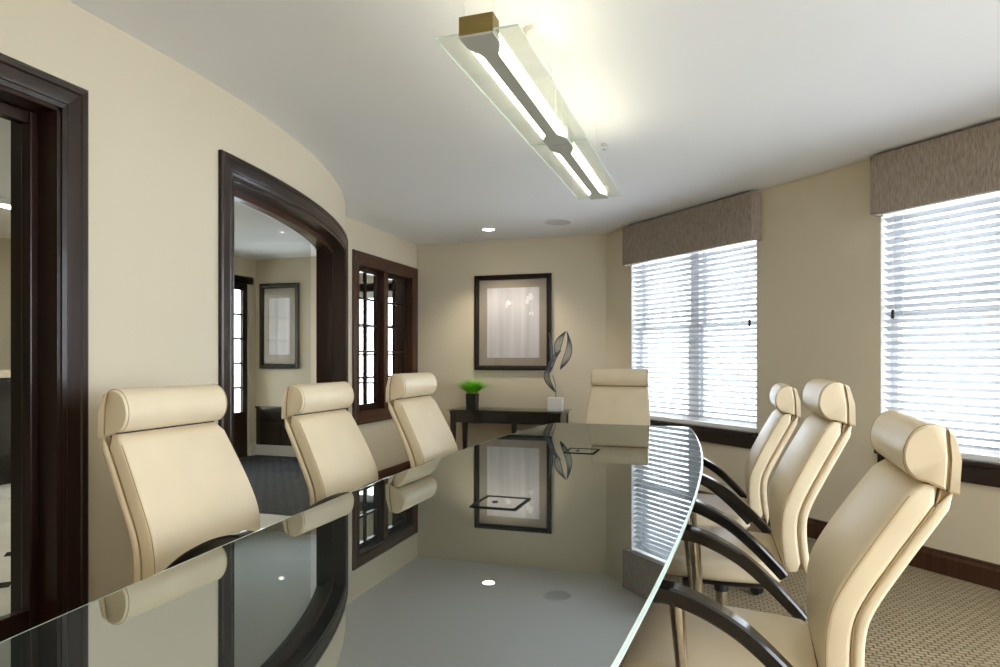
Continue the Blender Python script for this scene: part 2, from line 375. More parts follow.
bm = bmesh.new(); lblock(bm, ly0 + .028, ly1 - .028, 2.0, D1[2] - .018, -.122, -.083); finish('top_rail', bm, 'dark_wood', leaf, bevel=.004)
bm = bmesh.new(); lblock(bm, ly0 + .028, ly1 - .028, .36, 2.0, -.106, -.100); finish('pane', bm, 'interior_glass', leaf)

# interior window in the far left wall
w4 = empty_struct('window_4'); w4['label'] = 'dark wood interior window of two gridded sashes between bowed opening and tan wall'
y0, y1, z0, z1 = IW
for (yy_, sg) in ((y0, -1), (y1, 1)):
    bm = bmesh.new()
    ring = lambda zz, s: [lw(yy_, 0, zz)] + [lw(yy_ + sg * o, h, zz + s * o) for o, h in CPROF] + [lw(yy_ + sg * CPROF[-1][0], 0, zz + s * CPROF[-1][0])]
    loft(bm, [ring(z0, -1), ring(z1, 1)]); finish('casing_leg', bm, 'warm_wood', w4, smooth=True, angle=25)
for zz, s in ((z1, 1), (z0, -1)):
    bm = bmesh.new(); casing_head(bm, y0, y1, zz, 1, s); finish('casing_head', bm, 'warm_wood', w4, smooth=True, angle=25)
bm = bmesh.new()
lblock(bm, y0, y0 + .02, z0, z1, -WT, .01); lblock(bm, y1 - .02, y1, z0, z1, -WT, .01); lblock(bm, y0 + .02, y1 - .02, z1 - .02, z1, -WT, .01); lblock(bm, y0 + .02, y1 - .02, z0, z0 + .02, -WT, .01)
finish('window_frame', bm, 'warm_wood', w4)
ym = (y0 + y1) / 2
bm = bmesh.new(); lblock(bm, ym - .045, ym + .045, z0 + .02, z1 - .02, -.13, -.01); finish('mullion', bm, 'warm_wood', w4, bevel=.004)
for sa, sb in ((y0 + .02, ym - .045), (ym + .045, y1 - .02)):
    sash = bpy.data.objects.new('sash', None); COL.objects.link(sash); sash.parent = w4
    bm = bmesh.new(); f = .05; a, b_, c, d = sa, sb, z0 + .02, z1 - .02
    lblock(bm, a, a + f, c, d, -.10, -.06); lblock(bm, b_ - f, b_, c, d, -.10, -.06); lblock(bm, a + f, b_ - f, c, c + .06, -.10, -.06); lblock(bm, a + f, b_ - f, d - f, d, -.10, -.06)
    finish('sash_frame', bm, 'dark_wood', sash, bevel=.003)
    gy0, gy1, gz0, gz1 = a + f, b_ - f, c + .06, d - f
    bm = bmesh.new(); lblock(bm, (gy0 + gy1) / 2 - .009, (gy0 + gy1) / 2 + .009, gz0, gz1, -.095, -.065); finish('muntin', bm, 'dark_wood', sash)
    for k in range(1, 5):
        zz = gz0 + (gz1 - gz0) * k / 5; bm = bmesh.new(); lblock(bm, gy0, gy1, zz - .009, zz + .009, -.094, -.066); finish('muntin', bm, 'dark_wood', sash)
    hy = (gy1 - gy0) / 2; hz = (gz1 - gz0) / 5
    for i in range(2):
        for k in range(5):
            bm = bmesh.new(); lblock(bm, gy0 + i * hy + .009, gy0 + (i + 1) * hy - .009, gz0 + k * hz + .009, gz0 + (k + 1) * hz - .009, -.082, -.078); finish('pane', bm, 'interior_glass', sash)

# ------------------------------------------------------------------ daylight windows in the slanted wall
wname = ('window_1', 'window_2', 'window_3_fill')
wlab = ('twin sash window in the slanted wall beside the tan end wall', 'twin sash window in the slanted wall behind the row of chairs', 'twin sash window in the slanted wall past the row of chairs')
for wi, tc in enumerate(WINS):
    w = empty_struct(wname[wi]); w['label'] = wlab[wi]
    a, b_ = tc - WHW, tc + WHW
    bm = bmesh.new(); wbox(bm, a, a + .006, -.19, -.002, WZ0, WZ1); wbox(bm, b_ - .006, b_, -.19, -.002, WZ0, WZ1); wbox(bm, a + .006, b_ - .006, -.19, -.002, WZ1 - .03, WZ1); wbox(bm, a + .006, b_ - .006, -.19, -.002, WZ0, WZ0 + .012)
    finish('window_frame', bm, 'white_vinyl', w)
    bm = bmesh.new(); wbox(bm, tc - .05, tc + .05, -.19, -.09, WZ0 + .012, WZ1 - .03); finish('mullion', bm, 'white_vinyl', w)
    for s0, s1 in ((a + .006, tc - .05), (tc + .05, b_ - .006)):
        for z0, z1, dd in ((WZ0 + .012, 1.50, -.135), (1.46, WZ1 - .03, -.17)):
            sash = bpy.data.objects.new('sash', None); COL.objects.link(sash); sash.parent = w
            bm = bmesh.new(); f = .04
            wbox(bm, s0, s0 + f, dd, dd + .03, z0, z1); wbox(bm, s1 - f, s1, dd, dd + .03, z0, z1); wbox(bm, s0 + f, s1 - f, dd, dd + .03, z0, z0 + f); wbox(bm, s0 + f, s1 - f, dd, dd + .03, z1 - f, z1)
            finish('sash_frame', bm, 'white_vinyl', sash)
            bm = bmesh.new(); wbox(bm, s0 + f, s1 - f, dd + .013, dd + .017, z0 + f, z1 - f); finish('pane', bm, 'clear_glass', sash)
    bm = bmesh.new(); wbox(bm, a - .01, b_ + .01, -.02, .05, WZ0 - .03, WZ0); finish('window_sill', bm, 'dark_wood', w, bevel=.006)
    bm = bmesh.new(); wbox(bm, a - .005, b_ + .005, 0.0, .022, WZ0 - .125, WZ0 - .03); finish('apron', bm, 'dark_wood', w, bevel=.004)

# ------------------------------------------------------------------ lobby beyond the left wall
LBX = -5.41; LBY = 6.97
bm = bmesh.new(); box(bm, -7.2, -3.0, 4.35, 7.1, -0.05, -0.002); box(bm, -3.0, -2.28, 4.35, 5.2, -.05, -.004); struct(finish('floor_lobby_carpet', bm, 'carpet_dark'))
lf = finish('floor_lobby_tile', (lambda b: (box(b, -7.2, -2.1, REARY, 4.35, -0.05, -0.003), b)[1])(bmesh.new()), 'tile_light'); struct(lf)
for i in range(9):
    for k in range(11):
        x = -6.6 + i * .5; y = -.6 + k * .45
        bm = bmesh.new(); prism(bm, [(x - .07, y), (x, y - .07), (x + .07, y), (x, y + .07)], -.006, -.001)
        if x < -2.4: finish('tile', bm, 'tile_dark', lf)
        else: bm.free()
bm = bmesh.new(); box(bm, LBX, -4.30, LBY, LBY + .12, 0, HC); box(bm, -4.30, -3.45, LBY, LBY + .12, 0, .50); box(bm, -4.30, -3.45, LBY, LBY + .12, 2.0, HC); box(bm, -3.45, -2.9, LBY, LBY + .12, 0, HC)
struct(finish('wall_lobby_back', bm, 'wall_paint'))
bm = bmesh.new(); box(bm, LBX - .12, LBX, 6.85, LBY + .12, 0, HC); box(bm, LBX - .12, LBX, 5.75, 6.85, 2.12, HC); box(bm, LBX - .12, LBX, 5.0, 5.75, 0, HC)
struct(finish('wall_lobby_left', bm, 'wall_paint'))
bm = bmesh.new(); box(bm, -7.0, LBX, 5.0, 5.12, 0, HC); box(bm, -7.0, -6.88, REARY, 5.0, 0, HC); struct(finish('wall_lobby_side', bm, 'wall_paint'))
bm = bmesh.new(); box(bm, -7.0, -2.3, REARY - .15, REARY, 0, HC); struct(finish('wall_lobby_front', bm, 'wall_paint'))
bm = bmesh.new(); box(bm, -3.205, -3.06, BACKY + .1, LBY + .1, 0, HC); struct(finish('wall_lobby_end', bm, 'wall_paint'))
bm = bmesh.new(); box(bm, LBX, -4.36, LBY - .02, LBY, 0, .13); box(bm, LBX, LBX + .02, 6.87, LBY, 0, .13); struct(finish('baseboard_lobby', bm, 'stone_base'))
# wainscot under the lobby picture
bm = bmesh.new(); box(bm, LBX + .02, -4.40, LBY - .015, LBY, .13, .58); box(bm, LBX + .02, -4.40, LBY - .035, LBY, .58, .61); struct(finish('trim_2', bm, 'espresso_wood'))
# lobby windows
def grid_window(name, label, org, ux, w, z0, z1, cols, rows, depthv, m, panel=0.0):
    wv = empty_struct(name); wv['label'] = label
    org = Vector(org); ux = Vector(ux); dv = Vector(depthv)
    def bx(bm, a, b, c, d, e0=-.02, e1=.02): box8(bm, [org + ux * u + dv * v + Vector((0, 0, z)) for z in (c, d) for (u, v) in ((a, e0), (b, e0), (b, e1), (a, e1))])
    bm = bmesh.new(); f = .08; bx(bm, 0, f, z0, z1); bx(bm, w - f, w, z0, z1); bx(bm, f, w - f, z1 - f, z1); bx(bm, f, w - f, z0, z0 + f); bx(bm, -.08, w + .08, z1, z1 + .09, .02, .05)
    if panel: bx(bm, f, w - f, z0 + f, z0 + panel)
    finish('window_frame', bm, m, wv); g0 = z0 + max(f, panel)
    for i in range(1, cols):
        u = f + (w - 2 * f) * i / cols; bm = bmesh.new(); bx(bm, u - .012, u + .012, g0, z1 - f); finish('muntin', bm, m, wv)
    for k in range(1, rows):
        z = g0 + (z1 - f - g0) * k / rows; bm = bmesh.new(); bx(bm, f, w - f, z - .012, z + .012, -.018, .018); finish('muntin', bm, m, wv)
    for i in range(cols):
        for k in range(rows):
            cw = (w - 2 * f) / cols; ch = (z1 - f - g0) / rows
            bm = bmesh.new(); bx(bm, f + i * cw + .012, f + (i + 1) * cw - .012, g0 + k * ch + .012, g0 + (k + 1) * ch - .012, -.002, .002); finish('pane', bm, 'clear_glass', wv)
    return wv
grid_window('window_5', 'wood framed gridded glass door at the corner of the lobby', (LBX - .05, 5.75, 0.0), (0, 1, 0), 1.10, 0.0, 2.12, 3, 5, (1, 0, 0), 'dark_wood', .55)
grid_window('window_6', 'bright gridded lobby window seen through the interior window', (-4.30, LBY + .05, 0.0), (1, 0, 0), .85, .50, 2.0, 2, 4, (0, -1, 0), 'white_vinyl')
portal((LBX - .15, 6.30, 1.2), 1.1, 1.9, (1, 0, 0)); portal((-3.87, LBY + .2, 1.25), .85, 1.5, (0, -1, 0))

# ground outside
bm = bmesh.new(); box(bm, -40, 40, -40, 60, -.35, -.30); struct(finish('floor_outside_ground', bm, 'ground'))

# ------------------------------------------------------------------ conference table
TCX = -0.605
tb = thing('conference_table', 'long boat-shaped conference table with a polished dark glass top', 'table', (TCX - .002, 2.55, 0), R_(-0.6))
def table_outline(inset=0.0):
    y0, y1 = 0.30, 4.60; out = []
    ymid = 2.9
    def half(y):
        return 0.582 - 0.112 * abs((y - ymid) / 1.7) ** 1.9 if y > ymid else 0.582 - 0.118 * abs((y - ymid) / 2.2) ** 1.9
    ys = [y0 + (y1 - y0) * i / 40 for i in range(41)]
    right = [(half(y) - inset, y) for y in ys]; left = [(-half(y) + inset, y) for y in ys]
    # rounded corners at the far and near ends
    def corner(p, sx, sy, r=.05): return [(p[0] - sx * r + sx * r * math.cos(a), p[1] - sy * (r + inset) + sy * r * math.sin(a)) for a in [math.pi / 2 * k / 5 for k in range(6)]]
    r_end = [q for q in right if y0 + .06 + inset < q[1] < y1 - .06 - inset]; l_end = [q for q in left if y0 + .06 + inset < q[1] < y1 - .06 - inset]
    hw1 = half(y1) - inset; hw0 = half(y0) - inset
    pts = corner((hw0, y0), 1, -1)[::-1] + r_end + corner((hw1, y1), 1, 1)
    # slightly bowed far end
    pts += [(hw1 * u, y1 - inset + .0 * (1 - u * u)) for u in (.6, .2, -.2, -.6)]
    pts += corner((-hw1, y1), -1, 1)[::-1] + l_end[::-1] + corner((-hw0, y0), -1, -1)
    return [(x, y - 2.55) for x, y in pts]
bm = bmesh.new(); loft(bm, [[(x, y, z) for x, y in table_outline(i)] for i, z in ((.003, .740), (0, .743), (0, .7485), (.007, .750))]); g = finish('glass_top', bm, 'table_top', tb)
g.data.materials.append(M['table_glass_edge'])
for p in g.data.polygons:
    if abs(p.normal.z) < .9995: p.material_index = 1
bm = bmesh.new(); prism(bm, table_outline(0.012), .722, .740); finish('wood_top', bm, 'black_lacquer', tb)
for yy_ in (1.25, 3.7):
    bm = bmesh.new(); prism(bm, [(a, b + yy_ - 2.55) for a, b in rrect(.36, .62, .08)], .05, .722); finish('pedestal', bm, 'espresso_wood', tb, smooth=True)
    bm = bmesh.new(); prism(bm, [(a, b + yy_ - 2.55) for a, b in rrect(.44, .70, .08)], 0, .05); finish('plinth', bm, 'black_lacquer', tb, smooth=True)
for yy_, xx in ((2.0, -.62), (3.23, -.60)):
    hx = xx - TCX
    hp = bpy.data.objects.new('power_hatch', None); COL.objects.link(hp); hp.parent = tb; hp['label'] = 'flush rectangular power hatch'
    bm = bmesh.new(); y_ = yy_ - 2.55; a, b_, t_ = .075, .085, .009
    box(bm, hx - a, hx + a, y_ - b_, y_ - b_ + t_, .7502, .753); box(bm, hx - a, hx + a, y_ + b_ - t_, y_ + b_, .7502, .753)
    box(bm, hx - a, hx - a + t_, y_ - b_ + t_, y_ + b_ - t_, .7502, .753); box(bm, hx + a - t_, hx + a, y_ - b_ + t_, y_ + b_ - t_, .7502, .753)
    finish('hatch_rim', bm, 'hatch_black', hp)
    bm = bmesh.new(); box(bm, hx - a + t_, hx + a - t_, y_ - b_ + t_, y_ + b_ - t_, .7501, .7515); finish('hatch_lid', bm, 'table_top', hp)
    bm = bmesh.new(); lathe(bm, [(.009, .7515), (.009, .754), (.006, .755)], (hx - .02, y_, 0), 14); finish('hatch_knob', bm, 'black_plastic', hp)

# ------------------------------------------------------------------ chairs
BACK = [(.44, -.212), (.52, -.200), (.60, -.194), (.67, -.200), (.74, -.225), (.82, -.264), (.90, -.306), (.988, -.355)]
BW = [(.44, .450), (.52, .474), (.66, .490), (.80, .478), (.90, .460), (.988, .446)]
def back_rings(front_off, thick, zlo, zhi, inset, r, n=18, bulge=0.012):
    pts = smoothcurve([(y, z) for z, y in BACK], 6)
    def yc(z):
        for p, q in zip(pts[:-1], pts[1:]):
            if p[1] <= z <= q[1]: u = (z - p[1]) / max(1e-6, q[1] - p[1]); return p[0] + (q[0] - p[0]) * u
        return pts[-1][0] if z > pts[-1][1] else pts[0][0]
    rings = []
    for i in range(n + 1):
        # close spacing near both ends for rounded edges
        u = i / n; z = zlo + (zhi - zlo) * u
        dz = .01; sl = (yc(min(z + dz, zhi)) - yc(max(z - dz, zlo))) / (min(z + dz, zhi) - max(z - dz, zlo))
        sl *= 1 - .8 * max(0, (z - .86) / (zhi - .86)) ** 1.3      # the top edge is cut level
        nf = Vector((0, 1, -sl)).normalized()
        endk = min(u, 1 - u) * (zhi - zlo); sh = 0.0 if endk > .02 else (.012 * (1 - math.sqrt(max(0, 1 - (1 - endk / .02) ** 2))))
        w = interp(BW, z) - 2 * inset - 2 * sh; t = thick - 2 * sh
        c = Vector((0, yc(z), z)) - nf * (front_off + thick / 2)
        ring = []
        for a, b in rrect(w, t, r, 6):
            bl = bulge * (1 - (2 * a / w) ** 2) if b > 0 else 0
            ring.append(c + Vector((a, 0, 0)) + nf * (b + bl))
        rings.append(ring)
    return rings
HEAD = smoothcurve([(-.376, .990), (-.349, .996), (-.330, 1.018), (-.323, 1.050), (-.329, 1.085), (-.345, 1.111), (-.368, 1.124), (-.388, 1.125)], 4)
def head_rings(w, prof, inset):
    cy = sum(p[0] for p in prof) / len(prof); cz = sum(p[1] for p in prof) / len(prof); out = []
    for x, k in ((-1, .88), (-.985, .955), (-.96, .99), (-.9, 1), (0, 1), (.9, 1), (.96, .99), (.985, .955), (1, .88)):
        out.append([(x * w / 2, cy + (p[0] - cy) * k, cz + (p[1] - cz) * k) for p in prof])
    return out
def arm_rings(x, sgn):
    path = smoothcurve([(.19, .690), (.14, .690), (.07, .669), (-.02, .622), (-.10, .556), (-.17, .486), (-.20, .452)], 5)
    rings = []; n = len(path)
    for i, p in enumerate(path):
        t = (path[min(i + 1, n - 1)] - path[max(i - 1, 0)]).normalized(); nn = Vector((-t.y, t.x)); u = i / (n - 1)
        if nn.y < 0: nn = -nn
        w = .062 - .018 * u; th = .044 - .010 * u
        if i == 0: w *= .62; th *= .8
        if i == 1: w *= .93
        rings.append([Vector((x + a, p.x + nn.x * b, p.y + nn.y * b)) for a, b in rrect(w, th, .006, 2)])
    return rings
def make_chair():
    t = thing('conference_chair', '', 'chair', (0, 0, 0), 0, 'cream leather chairs around the conference table')
    up = []
    # seat
    bm = bmesh.new(); rings = []
    for y, zt, zb, w in ((-.205, .462, .405, .43), (-.19, .470, .395, .46), (-.12, .472, .392, .49), (0, .474, .392, .51), (.12, .476, .394, .51), (.20, .472, .398, .50), (.25, .460, .405, .48), (.272, .446, .416, .455)):
        rings.append([(a, y, (zt + zb) / 2 + b + (.008 * (1 - (2 * a / w) ** 2) if b > 0 else 0)) for a, b in rrect(w, zt - zb, .03, 6)])
    loft(bm, rings); up.append(finish('seat', bm, 'leather', t, smooth=True, angle=50))
    # backrest cushion, seam, rear shell
    bm = bmesh.new(); br = back_rings(0, .058, .44, .988, 0, .013); loft(bm, br); back = finish('backrest', bm, 'leather', t, smooth=True, angle=50); up.append(back)
    for k in (2, 9):
        bm = bmesh.new(); tube(bm, [r[k] for r in br[1:-1]], .0016, 5); finish('stitching', bm, 'leather_seam', back, smooth=True)
    bm = bmesh.new(); loft(bm, back_rings(.058, .004, .445, .983, .004, .002, bulge=0)); s = finish('seam', bm, 'leather_seam', back, smooth=True)
    bm = bmesh.new(); loft(bm, back_rings(.062, .026, .43, .988, 0, .010, bulge=0)); up.append(finish('backrest_shell', bm, 'leather', t, smooth=True, angle=50))
    # headrest roll and its rear shell
    prof = [tuple(p) for p in HEAD] + [(-.402, 1.120), (-.413, 1.05), (-.415, .976)]
    bm = bmesh.new(); hrr = head_rings(.446, prof, 0); loft(bm, hrr); hr = finish('headrest', bm, 'leather', t, smooth=True, angle=35); up.append(hr)
    for k in (2, 6):
        bm = bmesh.new(); tube(bm, hrr[k][:-2], .0016, 5); finish('stitching', bm, 'leather_seam', hr, smooth=True)
    bm = bmesh.new(); loft(bm, head_rings(.436, [(-.413, .981), (-.411, 1.05), (-.400, 1.115), (-.406, 1.114), (-.417, 1.05), (-.419, .979)], 0)); finish('seam', bm, 'leather_seam', hr, smooth=True)
    bm = bmesh.new(); loft(bm, head_rings(.446, [(-.4195, .974), (-.4175, 1.05), (-.4065, 1.119), (-.420, 1.110), (-.438, 1.05), (-.440, .969)], 0)); up.append(finish('headrest_shell', bm, 'leather', t, smooth=True, angle=35))
    # dark link between back and headrest
    bm = bmesh.new(); box(bm, -.205, .205, -.430, -.370, .950, .995); up.append(finish('headrest_link', bm, 'black_plastic', t))
    for s in (-1, 1):
        bm = bmesh.new(); loft(bm, arm_rings(s * .298, s)); up.append(finish('armrest', bm, 'black_lacquer', t, smooth=True, angle=25))
        bm = bmesh.new(); rings = []
        for z, y, x, rx in ((.676, .125, .298, .021), (.66, .125, .298, .023), (.56, .118, .296, .021), (.44, .110, .290, .018), (.385, .106, .286, .017), (.345, .104, .285, .016)):
            rings.append([(s * x + rx * math.cos(q), y + rx * .8 * math.sin(q), z) for q in [2 * math.pi * k / 12 for k in range(12)]])
        loft(bm, rings); up.append(finish('arm_post', bm, 'chrome', t, smooth=True, angle=50))
        bm = bmesh.new(); box(bm, min(s * .10, s * .30), max(s * .10, s * .30), .085, .14, .372, .392); up.append(finish('arm_bracket', bm, 'black_plastic', t, bevel=.004))
    bm = bmesh.new(); loft(bm, [[(a, b - .02, z) for a, b in rrect(w, h, .04)] for w, h, z in ((.20, .28, .335), (.24, .32, .350), (.30, .36, .392))]); up.append(finish('mechanism', bm, 'black_plastic', t, smooth=True))
    bm = bmesh.new(); loft(bm, [[(a, -.165 - .085 * u, .352 + .06 * u + .16 * u * u + b) for a, b in rrect(.11, .02, .006, 3)] for u in (0, .25, .5, .75, 1)]); up.append(finish('back_bracket', bm, 'black_plastic', t, smooth=True))
    bm = bmesh.new(); lathe(bm, [(.030, .10), (.030, .21), (.021, .215), (.021, .29)], n=16); finish('gas_column', bm, 'chrome', t, smooth=True)
    bm = bmesh.new(); lathe(bm, [(.028, .285), (.028, .345)], n=16); up.append(finish('column_sleeve', bm, 'black_plastic', t, smooth=True))
    bm = bmesh.new(); lathe(bm, [(.050, .068), (.055, .075), (.055, .115), (.045, .125)], n=20); finish('hub', bm, 'black_lacquer', t, smooth=True)
    for k in range(5):
        a = R_(72 * k + 18); d = Vector((math.cos(a), math.sin(a), 0)); q = Vector((-d.y, d.x, 0))
        bm = bmesh.new(); loft(bm, [[d * r + q * u + Vector((0, 0, z + v)) for u, v in rrect(w, h, .008, 3)] for r, z, w, h in ((.035, .098, .055, .04), (.15, .092, .045, .034), (.26, .080, .038, .026), (.315, .075, .034, .020))])
        leg = finish('base_leg', bm, 'black_lacquer', t, smooth=True)
        bm = bmesh.new(); c = d * .295
        for s in (-1, 1):
            rr = [[c + q * (s * u) + d * (.027 * math.cos(th) * kk) + Vector((0, 0, .028 + .027 * math.sin(th) * kk)) for th in [2 * math.pi * j / 14 for j in range(14)]] for u, kk in ((.004, 1), (.02, 1), (.024, .8))]
            loft(bm, rr)
        tube(bm, [c + Vector((0, 0, .028)), c + Vector((0, 0, .070))], .006, 8)
        finish('caster', bm, 'black_plastic', leg, smooth=True)
    return t, [o.name for o in up]
proto, upper = make_chair()
upper_set = set(upper)
# position, facing, pneumatic drop, recline of back, label
CH = [(0.068, 1.97, 87, .048, 5, 'cream leather conference chair with seat set low, beside the second blind window'),
      (0.050, 2.78, 90, 0.0, 0, 'cream leather conference chair, middle one of the three along the window side'),
      (0.002, 3.79, 89, .055, 0, 'cream leather conference chair on the window side nearest the first blind window'),
      (-1.368, 1.80, -90, .012, 0, 'cream leather conference chair between the table and plain wall beside the glazed door'),
      (-1.39, 2.755, -90, .035, 0, 'cream leather conference chair standing in front of the bowed opening'),
      (-1.22, 3.43, -90, 0.0, 0, 'cream leather conference chair in front of the dark interior window'),
      (-0.665, 4.87, 180, 0.0, 0, 'cream leather conference chair at the far head of the table')]
src_children = list(proto.children); proto.name = 'prototype'
RECLINE = ('backrest', 'backrest_shell', 'headrest', 'headrest_shell', 'headrest_link')
chairs = []
ARM_UP = (-.012, 0, 0, .034, .042, 0, 0)               # arm pads are height adjustable
for i, (x, y, rz, drop, recl, label) in enumerate(CH):
    c = proto.copy(); c.name = 'conference_chair'; COL.objects.link(c); c.location = (x, y, 0); c.rotation_euler = (0, 0, R_(rz)); c['label'] = label
    for ch in src_children:
        k = ch.copy(); COL.objects.link(k); k.parent = c
        if recl and ch.name.split('.')[0] in RECLINE:      # the back leans further on its hinge
            pv = Vector((0, -.20, .46)); rot = Matrix.Rotation(R_(recl), 3, 'X'); k.location = pv - rot @ pv; k.rotation_euler = (R_(recl), 0, 0)
        if ch.name in upper_set: k.location.z -= drop
        if ch.name.split('.')[0] in ('armrest', 'arm_post'): k.location.z += ARM_UP[i]
        for g2 in ch.children: h = g2.copy(); COL.objects.link(h); h.parent = k
    chairs.append(c)
for ch in src_children:
    for g2 in list(ch.children): bpy.data.objects.remove(g2)
    bpy.data.objects.remove(ch)
bpy.data.objects.remove(proto)

# ------------------------------------------------------------------ valances and blinds
vlab = ('taupe woven cloth valance over the window beside the tan end wall', 'taupe woven cloth valance over the window behind the row of chairs', 'taupe woven cloth valance over the window past the row of chairs')
blab = ('white wide-slat blind on the window beside the tan end wall', 'white wide-slat blind on the window behind the row of chairs', 'white wide-slat blind on the window past the row of chairs')
rotw = math.atan2(E_.y, E_.x)
VH = .76; VD = .105
for wi, tc in enumerate(WINS):
    v = thing('valance', vlab[wi], 'valance', ww(tc + .024, 0, 2.07), rotw, 'cloth valances')
    # local x along the wall, local y = away from the room (so the front lies at -y)
    bm = bmesh.new(); box(bm, -VH, VH, -VD, -VD + .018, 0, .352); finish('front_board', bm, 'valance_cloth', v, bevel=.006)
    for s in (-1, 1):
        bm = bmesh.new(); box(bm, min(s * VH, s * (VH - .018)), max(s * VH, s * (VH - .018)), -VD + .018, 0, 0, .352); finish('return_board', bm, 'valance_cloth', v, bevel=.004)
    bm = bmesh.new(); box(bm, -VH + .018, VH - .018, -VD + .018, 0, .336, .352); finish('top_board', bm, 'valance_cloth', v)
    b = thing('window_blind', blab[wi], 'blind', ww(tc, 0, WZ0), rotw, 'white slat blinds')
    BH = .729; BY = .036
    bm = bmesh.new(); box(bm, -BH, BH, BY - .028, BY + .028, 2.085 - WZ0, 2.128 - WZ0); finish('head_rail', bm, 'white_plastic', b)
    bm = bmesh.new(); box(bm, -BH, BH, BY - .026, BY + .026, .012, .030); finish('bottom_rail', bm, 'white_plastic', b, bevel=.004)
    sm = None; zz = .068; k = 0
    while zz < 2.075 - WZ0:
        if sm is None:
            bm = bmesh.new(); prof = [(-.025, -.0015), (-.0125, .0012), (0, .002), (.0125, .0012), (.025, -.0015), (.025, .0010), (.0125, .0037), (0, .0045), (-.0125, .0037), (-.025, .0010)]
            loft(bm, [[(x, p[0], p[1]) for p in prof] for x in (-BH, BH)]); s_ = finish('slat', bm, 'slat', b); sm = s_.data
        else:
            s_ = bpy.data.objects.new('slat', sm); COL.objects.link(s_); s_.parent = b
        s_.location = (0, BY, zz); s_.rotation_euler = (R_(-25), 0, 0); zz += .0440
    for x in (-.60, -.05, .60):
        for yo in (-.027, .027):
            bm = bmesh.new(); box(bm, x - .0015, x + .0015, BY + yo - .0008, BY + yo + .0008, .03, 2.10 - WZ0); finish('ladder_cord', bm, 'cord', b)
    x = .67 if wi == 0 else -.66
    bm = bmesh.new(); tube(bm, [(x, BY - .034, 2.10 - WZ0), (x, BY - .034, 1.50 - WZ0)], .0015, 6); pc = finish('pull_cord', bm, 'cord', b)
    bm = bmesh.new(); lathe(bm, [(.003, 0), (.009, -.006), (.011, -.045), (.006, -.055)], (x, BY - .036, 1.50 - WZ0), 10); finish('tassel', bm, 'dark_wood', pc, smooth=True)

# ------------------------------------------------------------------ pendant light
FX = -0.590; FY0, FY1, FZ = 1.70, 3.66, 2.10
lt = thing('pendant_light', 'long linear pendant light with glass wings hanging over the table', 'lamp', (FX, (FY0 + FY1) / 2, FZ), R_(-0.95))
half = (FY1 - FY0) / 2
for s in (0, 1):
    a = -half + s * half; b_ = a + half
    # shaped bottom plate: flared at both ends, slim in between
    def flare(u): # u = distance from end
        return .050 if u < .055 else (.023 if u > .14 else .023 + .027 * (0.5 + 0.5 * math.cos(math.pi * (u - .055) / .085)))
    ys = [a + .002 + (b_ - a - .004) * i / 80 for i in range(81)]
    pts = [(flare(min(y - a, b_ - y)), y) for y in ys]; pts = pts + [(-x, y) for x, y in pts[::-1]]
    bm = bmesh.new(); prism(bm, pts, -.008, -.002); finish('bottom_plate', bm, 'aluminium', lt)
    for sx in (-1, 1):
        x0, x1 = (.0505, .122) if sx > 0 else (-.122, -.0505)
        bm = bmesh.new(); box(bm, x0, x1, a + .003, b_ - .003, 0, .006); gw = finish('glass_wing', bm, 'wing_glass', lt); gw.data.materials.append(M['table_glass_edge'])
        for p in gw.data.polygons:
            if abs(p.normal.z) < .5: p.material_index = 1
        bm = bmesh.new(); tube(bm, [(sx * .037, a + .06, .014), (sx * .037, b_ - .06, .014)], .0125, 12); finish('fluorescent_tube', bm, 'tube_light', lt, smooth=True)
for y0, y1 in ((-half, -half + .055), (-.055, .055), (half - .055, half)):
    bm = bmesh.new(); box(bm, -.050, .050, y0, y1, -.002, .050); finish('end_cap', bm, 'bronze' if y0 < -.5 else 'aluminium', lt, bevel=.002)
bm = bmesh.new(); box(bm, -.012, .012, -half + .05, half - .05, .0, .045); finish('spine', bm, 'aluminium', lt)
cy = 2.41 - (FY0 + FY1) / 2
bm = bmesh.new(); lathe(bm, [(.0, HC - FZ), (.062, HC - FZ), (.062, HC - FZ - .022), (.052, HC - FZ - .030), (0.0, HC - FZ - .031)], (-.01, cy, 0), 28, cap=False); finish('ceiling_canopy', bm, 'white_plastic', lt, smooth=True, angle=30)
for y in (-half + .03, half - .25):
    for s in (-1, 1):
        bm = bmesh.new(); tube(bm, [(s * .046, y, .05), (s * .030 - .012, y + .02, HC - FZ)], .0011, 6); finish('suspension_wire', bm, 'cord', lt)
bm = bmesh.new(); tube(bm, smoothcurve([(-.01, cy, HC - FZ - .03), (0, cy + .04, .27), (.015, cy + .11, .22), (.012, cy + .16, .14), (0, cy + .20, .05)], 5), .004, 8); finish('power_cord', bm, 'cord', lt, smooth=True)
for s in (-1, 1):
    bm = bmesh.new(); tube(bm, [(.014, cy + .12, .20), (s * .04, cy + .22 + .02 * s, .05)], .0012, 6); finish('suspension_wire', bm, 'cord', lt)

